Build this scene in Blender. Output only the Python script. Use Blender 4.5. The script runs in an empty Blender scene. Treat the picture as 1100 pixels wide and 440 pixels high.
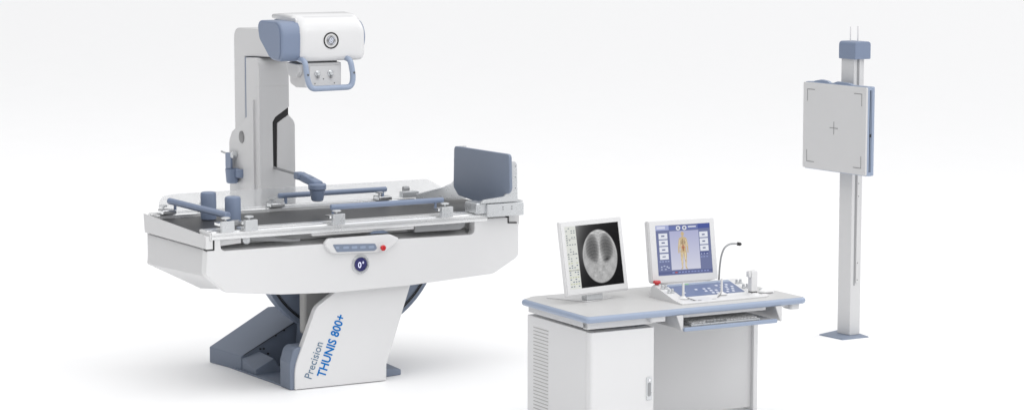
import bpy, bmesh, math, random
import numpy as np
from mathutils import Vector, Matrix
random.seed(4)
rad = math.radians
S = bpy.context.scene
COL = S.collection

# ------------------------------------------------------------------ camera
cam = bpy.data.objects.new("camera", bpy.data.cameras.new("camera"))
COL.objects.link(cam)
az, tilt = rad(58.4), rad(6.86)
hx = Vector((math.cos(az), math.sin(az), 0))
Rv = Vector((math.sin(az), -math.cos(az), 0))
Fv = (hx * math.cos(tilt) + Vector((0, 0, -math.sin(tilt)))).normalized()
Uv = Rv.cross(Fv)
m = Matrix((Rv, Uv, -Fv)).transposed().to_4x4()
m.translation = Vector((-6.8288, -13.6889, 3.0))
cam.matrix_world = m
cam.data.sensor_width = 36
cam.data.lens = 87.05
cam.data.clip_end = 400
S.camera = cam

# ------------------------------------------------------------------ world, lamps, exposure
W = bpy.data.worlds.new("World"); S.world = W; W.use_nodes = True
# an unseen world dome added as fill: brighter overhead and towards the right-hand front
_n = W.node_tree.nodes; _l = W.node_tree.links
_tc = _n.new("ShaderNodeTexCoord")
def _dot(v):
    d = _n.new("ShaderNodeVectorMath"); d.operation = 'DOT_PRODUCT'
    _l.new(_tc.outputs["Generated"], d.inputs[0]); d.inputs[1].default_value = v
    return d.outputs["Value"]
def _ma(op, a, b, c=None):
    q = _n.new("ShaderNodeMath"); q.operation = op
    for i, x in enumerate((a, b, c)):
        if x is None: continue
        if isinstance(x, (int, float)): q.inputs[i].default_value = x
        else: _l.new(x, q.inputs[i])
    return q.outputs[0]
DOME_H, DOME_Z, DOME_SIDE = 0.32, 1.16, 0.66
_el = _ma('MAXIMUM', _dot((0, 0, 1)), 0.0)
_st = _ma('MULTIPLY', _ma('MULTIPLY_ADD', _el, DOME_Z, DOME_H), _ma('MULTIPLY_ADD', _dot((0.66, -0.75, 0)), DOME_SIDE, 1.0))
_l.new(_st, _n["Background"].inputs[1])
_n["Background"].inputs[0].default_value = (0.992, 0.993, 1.0, 1)
S.view_settings.view_transform = 'Standard'
S.view_settings.look = 'None'
S.view_settings.exposure = 0.0
S.view_settings.gamma = 1.0

def area(name, loc, target, sx, sy, power, col=(1, 1, 1)):
    d = bpy.data.lights.new(name, 'AREA'); d.shape = 'RECTANGLE'
    d.size = sx; d.size_y = sy; d.energy = power; d.color = col
    o = bpy.data.objects.new(name, d); COL.objects.link(o)
    o.location = loc
    o.rotation_euler = (Vector(target) - Vector(loc)).to_track_quat('-Z', 'Y').to_euler()
    return o
area("key_softbox", (3.0, -12.0, 8.0), (0.8, -0.5, 0.8), 2.5, 2.5, 110)
area("side_softbox", (10.5, -1.5, 8.5), (3.0, 0.0, 0.5), 2.0, 2.0, 120)
area("left_floor_fill", (-9.0, 10.0, 15.0), (-8.0, 9.0, 0.0), 12, 12, 560)  # unseen fill, added to keep the floor on the left white
area("overhead_floor_fill", (-2.5, -4.5, 10.0), (-1.5, -2.0, 0.0), 9, 9, 200)  # added fill from above, lifts the near floor and its shadows

# ------------------------------------------------------------------ materials
def s2l(c):
    return tuple(((v / 255) / 12.92 if v / 255 <= 0.04045 else (((v / 255) + 0.055) / 1.055) ** 2.4) for v in c)

def mat(name, col, rough=0.4, metal=0.0, coat=0.0, noise=0.03, bump=0.0, scale=60, stretch=None, alpha=1.0, trans=0.0):
    mm = bpy.data.materials.new(name); mm.use_nodes = True
    nt = mm.node_tree; b = nt.nodes["Principled BSDF"]
    b.inputs["Metallic"].default_value = metal
    b.inputs["Coat Weight"].default_value = coat
    b.inputs["Coat Roughness"].default_value = 0.15
    b.inputs["Transmission Weight"].default_value = trans
    b.inputs["Alpha"].default_value = alpha
    tc = nt.nodes.new("ShaderNodeTexCoord"); mp = nt.nodes.new("ShaderNodeMapping")
    n = nt.nodes.new("ShaderNodeTexNoise"); n.inputs["Scale"].default_value = scale
    n.inputs["Detail"].default_value = 4
    if stretch: mp.inputs["Scale"].default_value = stretch
    nt.links.new(tc.outputs["Object"], mp.inputs[0]); nt.links.new(mp.outputs[0], n.inputs["Vector"])
    mr = nt.nodes.new("ShaderNodeMapRange")
    mr.inputs["To Min"].default_value = max(0.02, rough - 0.06); mr.inputs["To Max"].default_value = rough + 0.06
    nt.links.new(n.outputs["Fac"], mr.inputs["Value"]); nt.links.new(mr.outputs[0], b.inputs["Roughness"])
    mx = nt.nodes.new("ShaderNodeMix"); mx.data_type = 'RGBA'
    mx.inputs[6].default_value = (*[v * (1 - noise) for v in col], 1)
    mx.inputs[7].default_value = (*[min(1, v * (1 + noise)) for v in col], 1)
    nt.links.new(n.outputs["Fac"], mx.inputs[0]); nt.links.new(mx.outputs[2], b.inputs["Base Color"])
    if bump:
        bp = nt.nodes.new("ShaderNodeBump"); bp.inputs["Strength"].default_value = bump
        bp.inputs["Distance"].default_value = 0.001
        nt.links.new(n.outputs["Fac"], bp.inputs["Height"]); nt.links.new(bp.outputs[0], b.inputs["Normal"])
    return mm

WHITE = mat("white_paint", (0.69, 0.69, 0.695), 0.34, coat=0.45, noise=0.01, bump=0.05, scale=300)
GREYW = mat("pale_grey_paint", (0.61, 0.61, 0.615), 0.42, coat=0.15, noise=0.015, bump=0.06, scale=260)
DESKW = mat("cabinet_paint", (0.68, 0.68, 0.685), 0.4, coat=0.15, noise=0.015, bump=0.06, scale=260)
DESKT = mat("desktop_laminate", (0.555, 0.553, 0.55), 0.36, noise=0.03, bump=0.05, scale=400)
SHELL = mat("column_paint", (0.61, 0.61, 0.615), 0.42, coat=0.15, noise=0.015, bump=0.06, scale=260)
WARMG = mat("warm_grey_paint", (0.42, 0.415, 0.405), 0.5, noise=0.02)
SILVER = mat("silver_metal", (0.60, 0.615, 0.63), 0.28, metal=0.6, noise=0.01, scale=15)
ALU = mat("aluminium_rail", (0.82, 0.825, 0.83), 0.26, metal=0.7, noise=0.005, scale=8)
CHROME = mat("chrome", (0.8, 0.81, 0.82), 0.15, metal=1.0)
BLUE = mat("blue_grey_plastic", (0.185, 0.232, 0.335), 0.42, coat=0.1, noise=0.03, bump=0.08, scale=200)
BLUEL = mat("light_blue_edge", (0.28, 0.34, 0.455), 0.36, coat=0.25, noise=0.02)
BLUED = mat("dark_blue_grey_paint", (0.195, 0.235, 0.315), 0.46, coat=0.1, noise=0.03, bump=0.1, scale=220)
BASEB = mat("base_blue_grey_paint", (0.17, 0.203, 0.268), 0.5, noise=0.03, bump=0.1, scale=220)
BLACK = mat("black_rubber", (0.012, 0.012, 0.013), 0.55)
MATT = mat("dark_tabletop_laminate", (0.038, 0.0385, 0.041), 0.42, noise=0.12, bump=0.1, scale=150)
DGREY = mat("dark_grey_metal", (0.11, 0.115, 0.12), 0.4, metal=0.3)
MGREY = mat("mid_grey_metal", (0.30, 0.305, 0.315), 0.42, metal=0.3)
RED = mat("red_button_plastic", (0.50, 0.006, 0.010), 0.22, coat=0.6)
CLEAR = mat("clear_acrylic", (0.80, 0.81, 0.82), 0.12, alpha=0.32)
TXTB = mat("blue_print", (0.0, 0.155, 0.47), 0.55)
TXTB.node_tree.nodes["Principled BSDF"].inputs["Specular IOR Level"].default_value = 0.08
TXTG = mat("slate_print", s2l((88, 116, 140)), 0.4)
PANELB = mat("console_blue_film", s2l((104, 117, 150)), 0.35)
KEYW = mat("white_key_plastic", (0.62, 0.65, 0.74), 0.4)
PRINTG = mat("grey_print", (0.22, 0.22, 0.225), 0.5)
EMBL = mat("emblem_metal", (0.24, 0.24, 0.245), 0.4, metal=0.4, noise=0.4, scale=140)
NAVY = mat("navy_display", s2l((38, 38, 96)), 0.15, coat=0.8)
FLOOR = mat("studio_floor_paint", (0.905, 0.905, 0.907), 0.55, noise=0.004, scale=2)

def emis(name, strength=1.0):
    mm = bpy.data.materials.new(name); mm.use_nodes = True
    nt = mm.node_tree; b = nt.nodes["Principled BSDF"]
    a = nt.nodes.new("ShaderNodeVertexColor"); a.layer_name = "Col"
    b.inputs["Base Color"].default_value = (0.004, 0.004, 0.005, 1); b.inputs["Roughness"].default_value = 0.5; b.inputs["Specular IOR Level"].default_value = 0.08
    nt.links.new(a.outputs["Color"], b.inputs["Emission Color"]); b.inputs["Emission Strength"].default_value = strength
    return mm
SCREEN = emis("lit_screen", 0.93)
def glow(name, col, st):
    mm = bpy.data.materials.new(name); mm.use_nodes = True
    b = mm.node_tree.nodes["Principled BSDF"]
    n = mm.node_tree.nodes.new("ShaderNodeRGB"); n.outputs[0].default_value = (*col, 1)
    mm.node_tree.links.new(n.outputs[0], b.inputs["Emission Color"]); mm.node_tree.links.new(n.outputs[0], b.inputs["Base Color"])
    b.inputs["Emission Strength"].default_value = st
    return mm
DIGIT = glow("lit_digit", (0.8, 0.82, 1.0), 0.6)

# ------------------------------------------------------------------ helpers
class Thing:
    def __init__(s, name, label, cat, p=(0, 0, 0), origin=(0, 0, 0), ang=0.0, group=None):
        """p = base point in the local frame whose origin/angle in the world are given"""
        s.p = Vector(p)
        s.o = bpy.data.objects.new(name, None); COL.objects.link(s.o)
        s.o.empty_display_size = 0.1
        s.o.location = Vector(origin) + Matrix.Rotation(ang, 3, 'Z') @ s.p
        s.o.rotation_euler = (0, 0, ang)
        s.o["label"] = label; s.o["category"] = cat
        if group: s.o["group"] = group

def obj(t, name, bm, mt, parent=None, bev=0.0, seg=2, ang=30, label=None, sharp=35):
    if bev:
        bmesh.ops.remove_doubles(bm, verts=bm.verts, dist=1e-6)
        bmesh.ops.recalc_face_normals(bm, faces=bm.faces)
        ed = [e for e in bm.edges if len(e.link_faces) == 2 and e.calc_face_angle(0) > rad(ang)]
        bmesh.ops.bevel(bm, geom=ed, offset=bev, segments=seg, profile=0.5, affect='EDGES', clamp_overlap=True)
    bmesh.ops.recalc_face_normals(bm, faces=bm.faces)
    bmesh.ops.translate(bm, verts=bm.verts, vec=-t.p)
    me = bpy.data.meshes.new(name); bm.to_mesh(me); bm.free()
    me.materials.append(mt)
    me.shade_smooth(); me.set_sharp_from_angle(angle=rad(max(sharp, 62) if bev else sharp))
    o = bpy.data.objects.new(name, me); COL.objects.link(o)
    o.parent = parent if parent is not None else t.o
    if bev:
        wn = o.modifiers.new('weighted_normal', 'WEIGHTED_NORMAL'); wn.keep_sharp = True; wn.weight = 60
    if label: o["label"] = label
    return o

def B(): return bmesh.new()
def box(bm, x0, x1, y0, y1, z0, z1, M=None):
    vs = [bm.verts.new(v) for v in ((x0, y0, z0), (x1, y0, z0), (x1, y1, z0), (x0, y1, z0), (x0, y0, z1), (x1, y0, z1), (x1, y1, z1), (x0, y1, z1))]
    for f in ((0, 3, 2, 1), (4, 5, 6, 7), (0, 1, 5, 4), (1, 2, 6, 5), (2, 3, 7, 6), (3, 0, 4, 7)):
        bm.faces.new([vs[i] for i in f])
    if M is not None: bmesh.ops.transform(bm, matrix=M, verts=vs)
    return bm
def loft(bm, rings, cap=True, close=True):
    R = [[bm.verts.new(p) for p in r] for r in rings]; n = len(R[0])
    for a, b in zip(R, R[1:]):
        for i in range(n if close else n - 1):
            bm.faces.new((a[i], a[(i + 1) % n], b[(i + 1) % n], b[i]))
    if cap: bm.faces.new(R[0][::-1]); bm.faces.new(R[-1])
    return bm
def prism(bm, pl, pts, a, b):
    f = {'xz': lambda u, v, w: (u, w, v), 'yz': lambda u, v, w: (w, u, v), 'xy': lambda u, v, w: (u, v, w)}[pl]
    return loft(bm, [[f(u, v, a) for u, v in pts], [f(u, v, b) for u, v in pts]])
def fillet(pts, rs, n=5):
    """round the corners of a polygon; rs = radius or list"""
    out = []; N = len(pts)
    for i, p in enumerate(pts):
        r = rs[i] if isinstance(rs, (list, tuple)) else rs
        p = Vector(p)
        if r <= 0: out.append(tuple(p)); continue
        a = (Vector(pts[i - 1]) - p); b = (Vector(pts[(i + 1) % N]) - p)
        th = a.angle(b); d = min(r / math.tan(th / 2), a.length * .49, b.length * .49)
        A = p + a.normalized() * d; C = p + b.normalized() * d
        for k in range(n + 1):
            t = k / n
            out.append(tuple(A * (1 - t) ** 2 + p * 2 * t * (1 - t) + C * t * t))
    return out
def rr(x0, x1, y0, y1, r, n=5): return fillet([(x0, y0), (x1, y0), (x1, y1), (x0, y1)], r, n)
def tube(bm, pts, r, n=14, cap=True, smooth=0):
    P = [Vector(p) for p in pts]
    if smooth:
        Q = [P[0]]
        for i in range(1, len(P) - 1):
            a, p, c = P[i - 1], P[i], P[i + 1]
            d = min(smooth, (a - p).length * .49, (c - p).length * .49)
            A = p + (a - p).normalized() * d; C = p + (c - p).normalized() * d
            Q += [A * (1 - t) ** 2 + p * 2 * t * (1 - t) + C * t * t for t in [k / 6 for k in range(7)]]
        P = Q + [P[-1]]
    rings = []; up = None
    for i, p in enumerate(P):
        d = ((P[min(i + 1, len(P) - 1)] - P[max(i - 1, 0)])).normalized()
        if up is None: up = d.orthogonal().normalized()
        up = (up - d * up.dot(d)).normalized(); s = d.cross(up)
        rad_ = r[i] if isinstance(r, list) else r
        rings.append([p + (up * math.cos(2 * math.pi * k / n) + s * math.sin(2 * math.pi * k / n)) * rad_ for k in range(n)])
    return loft(bm, rings, cap)
def lathe(bm, prof, c=(0, 0, 0), axis='z', n=28):
    """prof = [(r, h)...]"""
    rings = []
    for r, h in prof:
        ring = []
        for k in range(n):
            a = 2 * math.pi * k / n; u, v = r * math.cos(a), r * math.sin(a)
            q = {'z': (u, v, h), 'y': (u, h, v), 'x': (h, u, v)}[axis]
            ring.append(Vector(c) + Vector(q))
        rings.append(ring)
    return loft(bm, rings)
def text_bm(body, size, bold=0.0, depth=0.001):
    cu = bpy.data.curves.new("t", 'FONT'); cu.body = body; cu.size = size; cu.offset = bold; cu.extrude = depth
    cu.resolution_u = 3
    o = bpy.data.objects.new("t", cu); COL.objects.link(o)
    dg = bpy.context.evaluated_depsgraph_get(); dg.update()
    me = bpy.data.meshes.new_from_object(o.evaluated_get(dg))
    bm = bmesh.new(); bm.from_mesh(me)
    bpy.data.objects.remove(o); bpy.data.curves.remove(cu); bpy.data.meshes.remove(me)
    return bm
def fit_text(body, org, xd, yd, length, cap, bold=0.0, depth=0.0012):
    """lay lettering with its baseline start at org, along xd, cap height along yd"""
    bm = text_bm(body, 1.0, bold, depth)
    x0 = min(v.co.x for v in bm.verts); x1 = max(v.co.x for v in bm.verts)
    xd, yd = Vector(xd).normalized(), Vector(yd).normalized()
    n = xd.cross(yd).normalized()
    for v in bm.verts:
        u = (v.co.x - x0) / (x1 - x0) * length; w = v.co.y / 0.729 * cap
        v.co = Vector(org) + xd * u + yd * w + n * v.co.z
    return bm
def raster_obj(t, name, img, org, xd, yd, w, h, parent, mt=None):
    """a lit screen: a grid sheet with one colour per cell (img rows from the top)"""
    H_, W_, _ = img.shape
    xd, yd = Vector(xd).normalized() * w, Vector(yd).normalized() * h
    org = Vector(org) - t.p
    verts = [tuple(org + xd * (i / W_) + yd * (j / H_)) for j in range(H_ + 1) for i in range(W_ + 1)]
    faces = [(j * (W_ + 1) + i, j * (W_ + 1) + i + 1, (j + 1) * (W_ + 1) + i + 1, (j + 1) * (W_ + 1) + i) for j in range(H_) for i in range(W_)]
    me = bpy.data.meshes.new(name); me.from_pydata(verts, [], faces)
    ca = me.color_attributes.new("Col", 'FLOAT_COLOR', 'CORNER')
    a = img[::-1].reshape(-1, 3) / 255.0
    a = np.where(a <= 0.04045, a / 12.92, ((a + 0.055) / 1.055) ** 2.4)
    a = np.concatenate([a, np.ones((len(a), 1))], 1).repeat(4, axis=0)
    ca.data.foreach_set("color", a.astype(np.float32).ravel())
    me.materials.append(mt or SCREEN)
    o = bpy.data.objects.new(name, me); COL.objects.link(o); o.parent = parent
    return o

# ------------------------------------------------------------------ the setting: the endless white studio floor
bm = B()
n_ = 12
gv = [[bm.verts.new(tuple(Vector((1.5, 0, 0)) + hx * (-60 + 260 * a / n_) + Rv * (-120 + 240 * b / n_))) for b in range(n_ + 1)] for a in range(n_ + 1)]
for a in range(n_):
    for b in range(n_): bm.faces.new((gv[a][b], gv[a][b + 1], gv[a + 1][b + 1], gv[a + 1][b]))
bmesh.ops.recalc_face_normals(bm, faces=bm.faces)
me = bpy.data.meshes.new("floor"); bm.to_mesh(me); bm.free(); me.materials.append(FLOOR)
fl = bpy.data.objects.new("floor", me); COL.objects.link(fl); fl["kind"] = "structure"

# ------------------------------------------------------------------ the fluoroscopy table
MA = rad(-2.2)
T = Thing("fluoroscopy_table", "large white and blue-grey tilting X-ray table with tall column and overhead tube head", "x-ray machine", (0.35, 0.55, 0), (0, 0, 0), MA)
# base
base = obj(T, "base", prism(B(), 'xy', [(-0.012, 0.02), (0.60, 0.02), (0.60, 1.16), (-0.07, 1.16)], 0.0, 0.012), BASEB, bev=0.003)
obj(T, "ramp_housing", loft(B(), [[(-0.035, .77, .0), (-0.035, .77, .098), (.36, .77, .30), (.52, .77, .30), (.52, .77, 0)],
                                 [(-0.095, 1.16, .0), (-0.095, 1.16, .106), (.33, 1.16, .34), (.46, 1.16, .34), (.46, 1.16, 0)]]), BASEB, base, bev=0.006)
obj(T, "seam", prism(B(), 'xz', [(-.02, .101), (-.012, .108), (.35, .293), (.35, .288)], .764, .7695), BLACK, base)
obj(T, "inner_block", loft(B(), [[(-.03, .765, 0), (-.03, .765, .085), (.09, .765, .122), (.20, .765, 0)],
                               [(-.022, .56, 0), (-.022, .56, .042), (.105, .56, .105), (.17, .56, 0)]]), BASEB, base, bev=0.004)
obj(T, "inner_shell", prism(B(), 'xz', fillet([(-.028, 0), (-.028, .17), (.0, .268), (.42, .268), (.42, 0)], [0, .06, .05, 0, 0]), .014, .17), BASEB, base, bev=0.01)
for (bx_, bz) in ((.10, .135), (.125, .135), (.21, .215), (.155, .10), (.27, .245)):
    obj(T, "bolt", lathe(B(), [(.006, .760), (.006, .7695)], (bx_, 0, bz), 'y', 10), BLACK, base)
obj(T, "rear_foot", loft(B(), [[(.60, .10, 0), (.60, .40, 0), (.60, .40, .072), (.60, .10, .068)], [(.815, .14, 0), (.815, .34, 0), (.815, .34, .045), (.815, .14, .038)]]), BASEB, base, bev=0.008)
# front panel of the base
fp = fillet([(0, .004), (.002, .15), (.152, .515), (.285, .60), (.33, .72), (.84, .72), (.815, .61), (.640, .11), (.638, .004)],
            [.0, .30, .10, .04, 0, 0, 0, .03, 0], 8)
front = obj(T, "base_front_panel", prism(B(), 'xz', fp, 0.0, 0.055), WHITE, bev=0.006, seg=3)
xd, yd = (.144, 0, .377), (-.377, 0, .144)
obj(T, "model_lettering", fit_text("THUNIS 800+", (.203, -.0008, .062), xd, yd, .408, .060, 0.020), TXTB, front)
obj(T, "series_lettering", fit_text("Precision", (.112, -.0008, .062), xd, yd, .236, .056, 0.0), TXTG, front)
# gear sector and drive housing
gc = (.63, .88); gr = .665
def arc(r, a0, a1, n=48): return [(gc[0] + r * math.cos(a0 + (a1 - a0) * k / n), gc[1] + r * math.sin(a0 + (a1 - a0) * k / n)) for k in range(n + 1)]
gear = obj(T, "gear_sector", prism(B(), 'xz', arc(gr, rad(185), rad(355)), .50, .60), BLUED, bev=0.003)
bm = B(); nT = 150
for ring_r0, ring_r1 in ((gr - .036, gr - .029),):
    pts = arc(ring_r1, rad(186), rad(354), 60) + arc(ring_r0, rad(354), rad(186), 60)
    prism(bm, 'xz', pts, .494, .4985)
for k in range(nT):
    a = rad(187 + 166 * k / nT); r0 = gr - .050
    M = Matrix.Translation((gc[0] + r0 * math.cos(a), .495, gc[1] + r0 * math.sin(a))) @ Matrix.Rotation(-a, 4, 'Y')
    box(bm, .004, .012, -.001, .0035, -.0035, .0035, M)
obj(T, "gear_teeth", bm, BLACK, gear)
obj(T, "drive_housing", prism(B(), 'xz', fillet([(.205, .72), (.205, .285), (.50, .270), (.50, .72)], [0, .03, .03, 0]), .30, .385), WARMG, bev=0.025, seg=4)
obj(T, "support_arm", prism(B(), 'xz', [(.34, .12), (.66, .12), (.76, .60), (.38, .60)], .06, .75), BASEB, bev=.01)

# table body (front skirt, rear skirt, hull)
ys = -.06
sk = fillet([(-.551, 1.008), (-.551, .926), (-.600, .926), (-.612, .775), (-.48, .663), (-.127, .624), (.254, .607), (.776, .613), (1.385, .645), (1.572, .745), (1.572, .962),
             (1.492, .967), (1.492, 1.004), (1.248, 1.006), (1.248, .908), (.70, .914), (.19, .918), (-.512, .920), (-.512, 1.008)],
            [0, 0, .006, .04, .03, .5, .5, .5, .08, .05, .0, 0, 0, .0, .035, .0, .0, .035, 0], 7)
body = obj(T, "table_body", prism(B(), 'xz', sk, ys, ys + .075), WHITE, bev=0.008, seg=3)
hull = [[(-.585, .02, .925), (-.605, .02, .765), (-.47, .02, .672), (1.38, .02, .655), (1.545, .02, .75), (1.545, .02, .90)],
        [(-.585, .96, .915), (-.600, .96, .722), (-.235, .96, .535), (1.20, .96, .56), (1.545, .96, .72), (1.545, .96, .90)]]
obj(T, "hull", loft(B(), hull), GREYW, body, bev=.008)
obj(T, "rear_skirt", prism(B(), 'xz', [(-.585, .93), (-.585, .73), (-.22, .56), (1.2, .58), (1.52, .74), (1.52, .97), (-.58, .97)], .962, .985), GREYW, body, bev=.005)
# details in the gap below the rail
obj(T, "inner_rail", prism(B(), 'xz', [(-.50, .995), (-.36, 1.0), (-.36, .955), (-.50, .945)], -.02, .0), WHITE, body, bev=.003)
obj(T, "hinge_boss", lathe(B(), [(.020, -.03), (.026, -.025), (.026, .02)], (-.325, 0, .972), 'y', 20), SILVER, body, bev=0)
obj(T, "guide_plate", loft(B(), [[(-.29, -.01, 1.0), (-.02, -.01, .955), (.04, -.01, .955), (.04, -.01, .94), (-.03, -.01, .94), (-.29, -.01, .965)],
                               [(-.29, .01, 1.0), (-.02, .01, .955), (.04, .01, .955), (.04, .01, .94), (-.03, .01, .94), (-.29, .01, .965)]]), MGREY, body)
obj(T, "cassette_tray", prism(B(), 'xz', [(.085, .998), (.115, .968), (.82, .968), (.82, 1.0), (.09, 1.004)], -.04, .10), WHITE, body, bev=.004)
obj(T, "tray_slot", prism(B(), 'xz', [(.83, .998), (.83, .945), (1.16, .942), (1.19, .96), (1.20, .998)], -.03, .10), MGREY, body, bev=.004)
obj(T, "tray_latch", prism(B(), 'xz', [(.50, .958), (.53, .975), (.60, .975), (.64, .958)], -.046, -.041), BLUE, body)
obj(T, "inner_ledge", prism(B(), 'yz', [(.012, .880), (.012, .906), (.15, .948), (.15, .880)], -.50, 1.235), GREYW, body)
obj(T, "inner_bed", prism(B(), 'xy', [(-.50, .02), (1.24, .02), (1.24, .95), (-.50, .95)], .900, .905), WARMG, body)

# control panel on the skirt
cp = fillet([(.175, .925), (.18, .905), (.215, .866), (.245, .855), (.565, .842), (.60, .850), (.685, .905), (.69, .925), (.63, .952), (.20, .952)], [.01, .01, .02, .02, .02, .03, .02, .01, .03, .02], 5)
bm = B(); ins = [(u + (.43 - u) * .03, v + (.90 - v) * .08) for u, v in cp]
loft(bm, [[(u, -.055, v) for u, v in cp], [(u, -.078, v) for u, v in cp], [(u, -.086, v) for u, v in ins]])
ctl = obj(T, "control_panel", bm, WHITE, sharp=28)
obj(T, "key_strip", prism(B(), 'xz', fillet([(.228, .912), (.255, .866), (.515, .857), (.535, .870), (.520, .902), (.235, .915)], .012), -.089, -.0865), BLUED, ctl)
for k in range(5):
    x = .258 + k * .0585; z = .893 - k * .0028
    obj(T, "key", prism(B(), 'xz', rr(x - (.012 if k == 0 else .02), x + (.012 if k == 0 else .02), z - .008, z + .008, .007), -.0915, -.0895), BLUEL, ctl)
eb = obj(T, "emergency_button", lathe(B(), [(.006, -.0875), (.027, -.0875), (.027, -.092), (.020, -.0935), (.006, -.0935)], (.566, 0, .874), 'y'), WHITE, ctl)
obj(T, "button_cap", lathe(B(), [(.012, -.0935), (.013, -.103), (.018, -.106), (.0185, -.114), (.014, -.119), (.004, -.1205)], (.566, 0, .874), 'y'), RED, eb)
dsp = obj(T, "angle_display", lathe(B(), [(.050, -.058), (.060, -.0605), (.060, -.066), (.056, -.0705), (.0475, -.0705), (.0445, -.0625)], (.430, 0, .774), 'y', 48), SILVER)
obj(T, "display_face", lathe(B(), [(.043, -.0600), (.043, -.0655), (.001, -.0672)], (.430, 0, .774), 'y', 40), NAVY, dsp)
obj(T, "digit", fit_text("0", (.411, -.0690, .752), (1, 0, 0), (0, 0, 1), .021, .040, -.006, .0006), DIGIT, dsp)
obj(T, "degree_mark", fit_text("°", (.441, -.0690, .752), (1, 0, 0), (0, 0, 1), .009, .040, .0, .0006), DIGIT, dsp)

# tabletop
bm = B()
box(bm, -.590, 1.66, .085, .955, .935, 1.012)
top = obj(T, "tabletop_frame", bm, GREYW, bev=.004)
obj(T, "end_plate", loft(B(), [[(-.612, -.045, .938), (-.595, -.045, .938), (-.595, -.045, 1.016), (-.612, -.045, 1.020)],
                              [(-.602, .985, .922), (-.585, .985, .922), (-.585, .985, 1.038), (-.608, .985, 1.045)]]), GREYW, top, bev=.003)
obj(T, "corner_block", prism(B(), 'xz', [(-.608, .935), (-.562, .935), (-.562, 1.014), (-.608, 1.014)], -.060, .09), WHITE, top, bev=.004)
obj(T, "gap_seal", prism(B(), 'xz', [(-.608, .9275), (-.5515, .9275), (-.5515, 1.000), (-.515, 1.009), (-.515, 1.014), (-.561, 1.014), (-.561, .934), (-.608, .934)], -.054, -.02), BLACK, top)
obj(T, "laminate_top", prism(B(), 'xy', [(-.600, .10), (1.665, .10), (1.665, .86), (-.600, .86)], 1.0125, 1.022), MATT, top, bev=.002)
def rail(y0, y1, x0, x1, zt, name):
    s = 1 if y1 > y0 else -1
    P = [(y0 + s * .040, zt - .062), (y0 + s * .006, zt - .050), (y0, zt - .042), (y0, zt - .031), (y0 + s * .010, zt - .029), (y0 + s * .010, zt - .024), (y0 - s * .002, zt - .021), (y0 - s * .002, zt - .008), (y0 + s * .010, zt),
         (y0 + s * .055, zt + .001), (y0 + s * .060, zt - .006), (y0 + s * .068, zt - .006), (y0 + s * .073, zt + .001), (y1 - s * .008, zt), (y1, zt - .006), (y1, zt - .055)]
    return obj(T, name, prism(B(), 'yz', P, x0, x1), ALU, top, sharp=25)
rail(-.072, .108, -.575, 1.335, 1.042, "side_rail")
rail(.985, .835, -.575, 1.66, 1.047, "side_rail")
obj(T, "rail_cap", prism(B(), 'yz', rr(-.070, .106, .985, 1.040, .008), -.583, -.576), WHITE, top, bev=.002)
# clear guard plate behind the far rail
obj(T, "rear_guard", prism(B(), 'xz', fillet([(-.500, 1.03), (-.495, 1.148), (-.36, 1.158), (1.45, 1.155), (1.555, 1.10), (1.555, 1.03)], [0, .075, .0, .03, .02, 0], 6), .990, .996), CLEAR)

# hand grips on rail clamps
def clamp(par, x, y, zt=1.105, face=True, side=-1):
    """a clamp block hooked over a side rail; side -1 = near rail"""
    c = obj(T, "clamp", box(B(), x - .041, x + .041, y - .020, y + .012, zt - .066, zt), SILVER, par, bev=.003)
    obj(T, "clamp_jaw", prism(B(), 'xy', rr(x - .05, x + .036, y + .012, y + .09, .012), zt - .030, zt - .012), CHROME, par, bev=.002)
    obj(T, "screw_knob", lathe(B(), [(.006, zt), (.006, zt + .010), (.028, zt + .014), (.030, zt + .020), (.022, zt + .024), (.004, zt + .026)], (x - .005, y + .01, 0), 'z', 18), SILVER, par)
    return c
def grip_bar(par, a, b, r=.0175):
    a, b = Vector(a), Vector(b); d = (b - a).normalized()
    obj(T, "grip_bar", tube(B(), [a, a + d * .004, b - d * .004, b], [r - .004, r, r, r - .004], 18), BLUE, par)
# near-rail grip
def thinpart(name):
    o = bpy.data.objects.new(name, None); COL.objects.link(o); o.parent = T.o; o.empty_display_size = .05
    return o
g = thinpart("hand_grip")
grip_bar(g, (.247, -.02, 1.140), (1.040, -.02, 1.140))
clamp(g, .266, -.085); clamp(g, 1.028, -.085)
for x in (.262, .985):
    obj(T, "grip_bracket", tube(B(), [(x, -.02, 1.138), (x, -.02, 1.085), (x, -.05, 1.08)], .008, 10), BLUE, g)
# far-rail grip
def far_clamp(par, x):
    obj(T, "clamp", prism(B(), 'xy', rr(x - .055, x + .045, .80, .885, .012), 1.052, 1.078), CHROME, par, bev=.004)
    obj(T, "clamp_jaw", box(B(), x - .035, x + .035, .885, .93, 1.045, 1.075), DGREY, par, bev=.004)
    obj(T, "screw_knob", lathe(B(), [(.007, 1.078), (.007, 1.094), (.026, 1.098), (.027, 1.106), (.018, 1.110), (.003, 1.111)], (x - .03, .85, 0), 'z', 18), SILVER, par)
g = thinpart("hand_grip")
grip_bar(g, (.283, .86, 1.120), (1.073, .86, 1.120))
far_clamp(g, .262); far_clamp(g, 1.045)
for x in (.335, 1.045):
    obj(T, "grip_bracket", box(B(), x - .009, x + .009, .852, .868, 1.065, 1.118), BLUE, g, bev=.003)
# cross bar at the head end
g = thinpart("cross_bar")
grip_bar(g, (-.470, .878, 1.128), (-.405, .075, 1.118), .021)
far_clamp(g, -.495); clamp(g, -.478, -.085)
obj(T, "grip_bracket", box(B(), -.452, -.436, .84, .856, 1.065, 1.12), BLUE, g, bev=.003)
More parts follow.
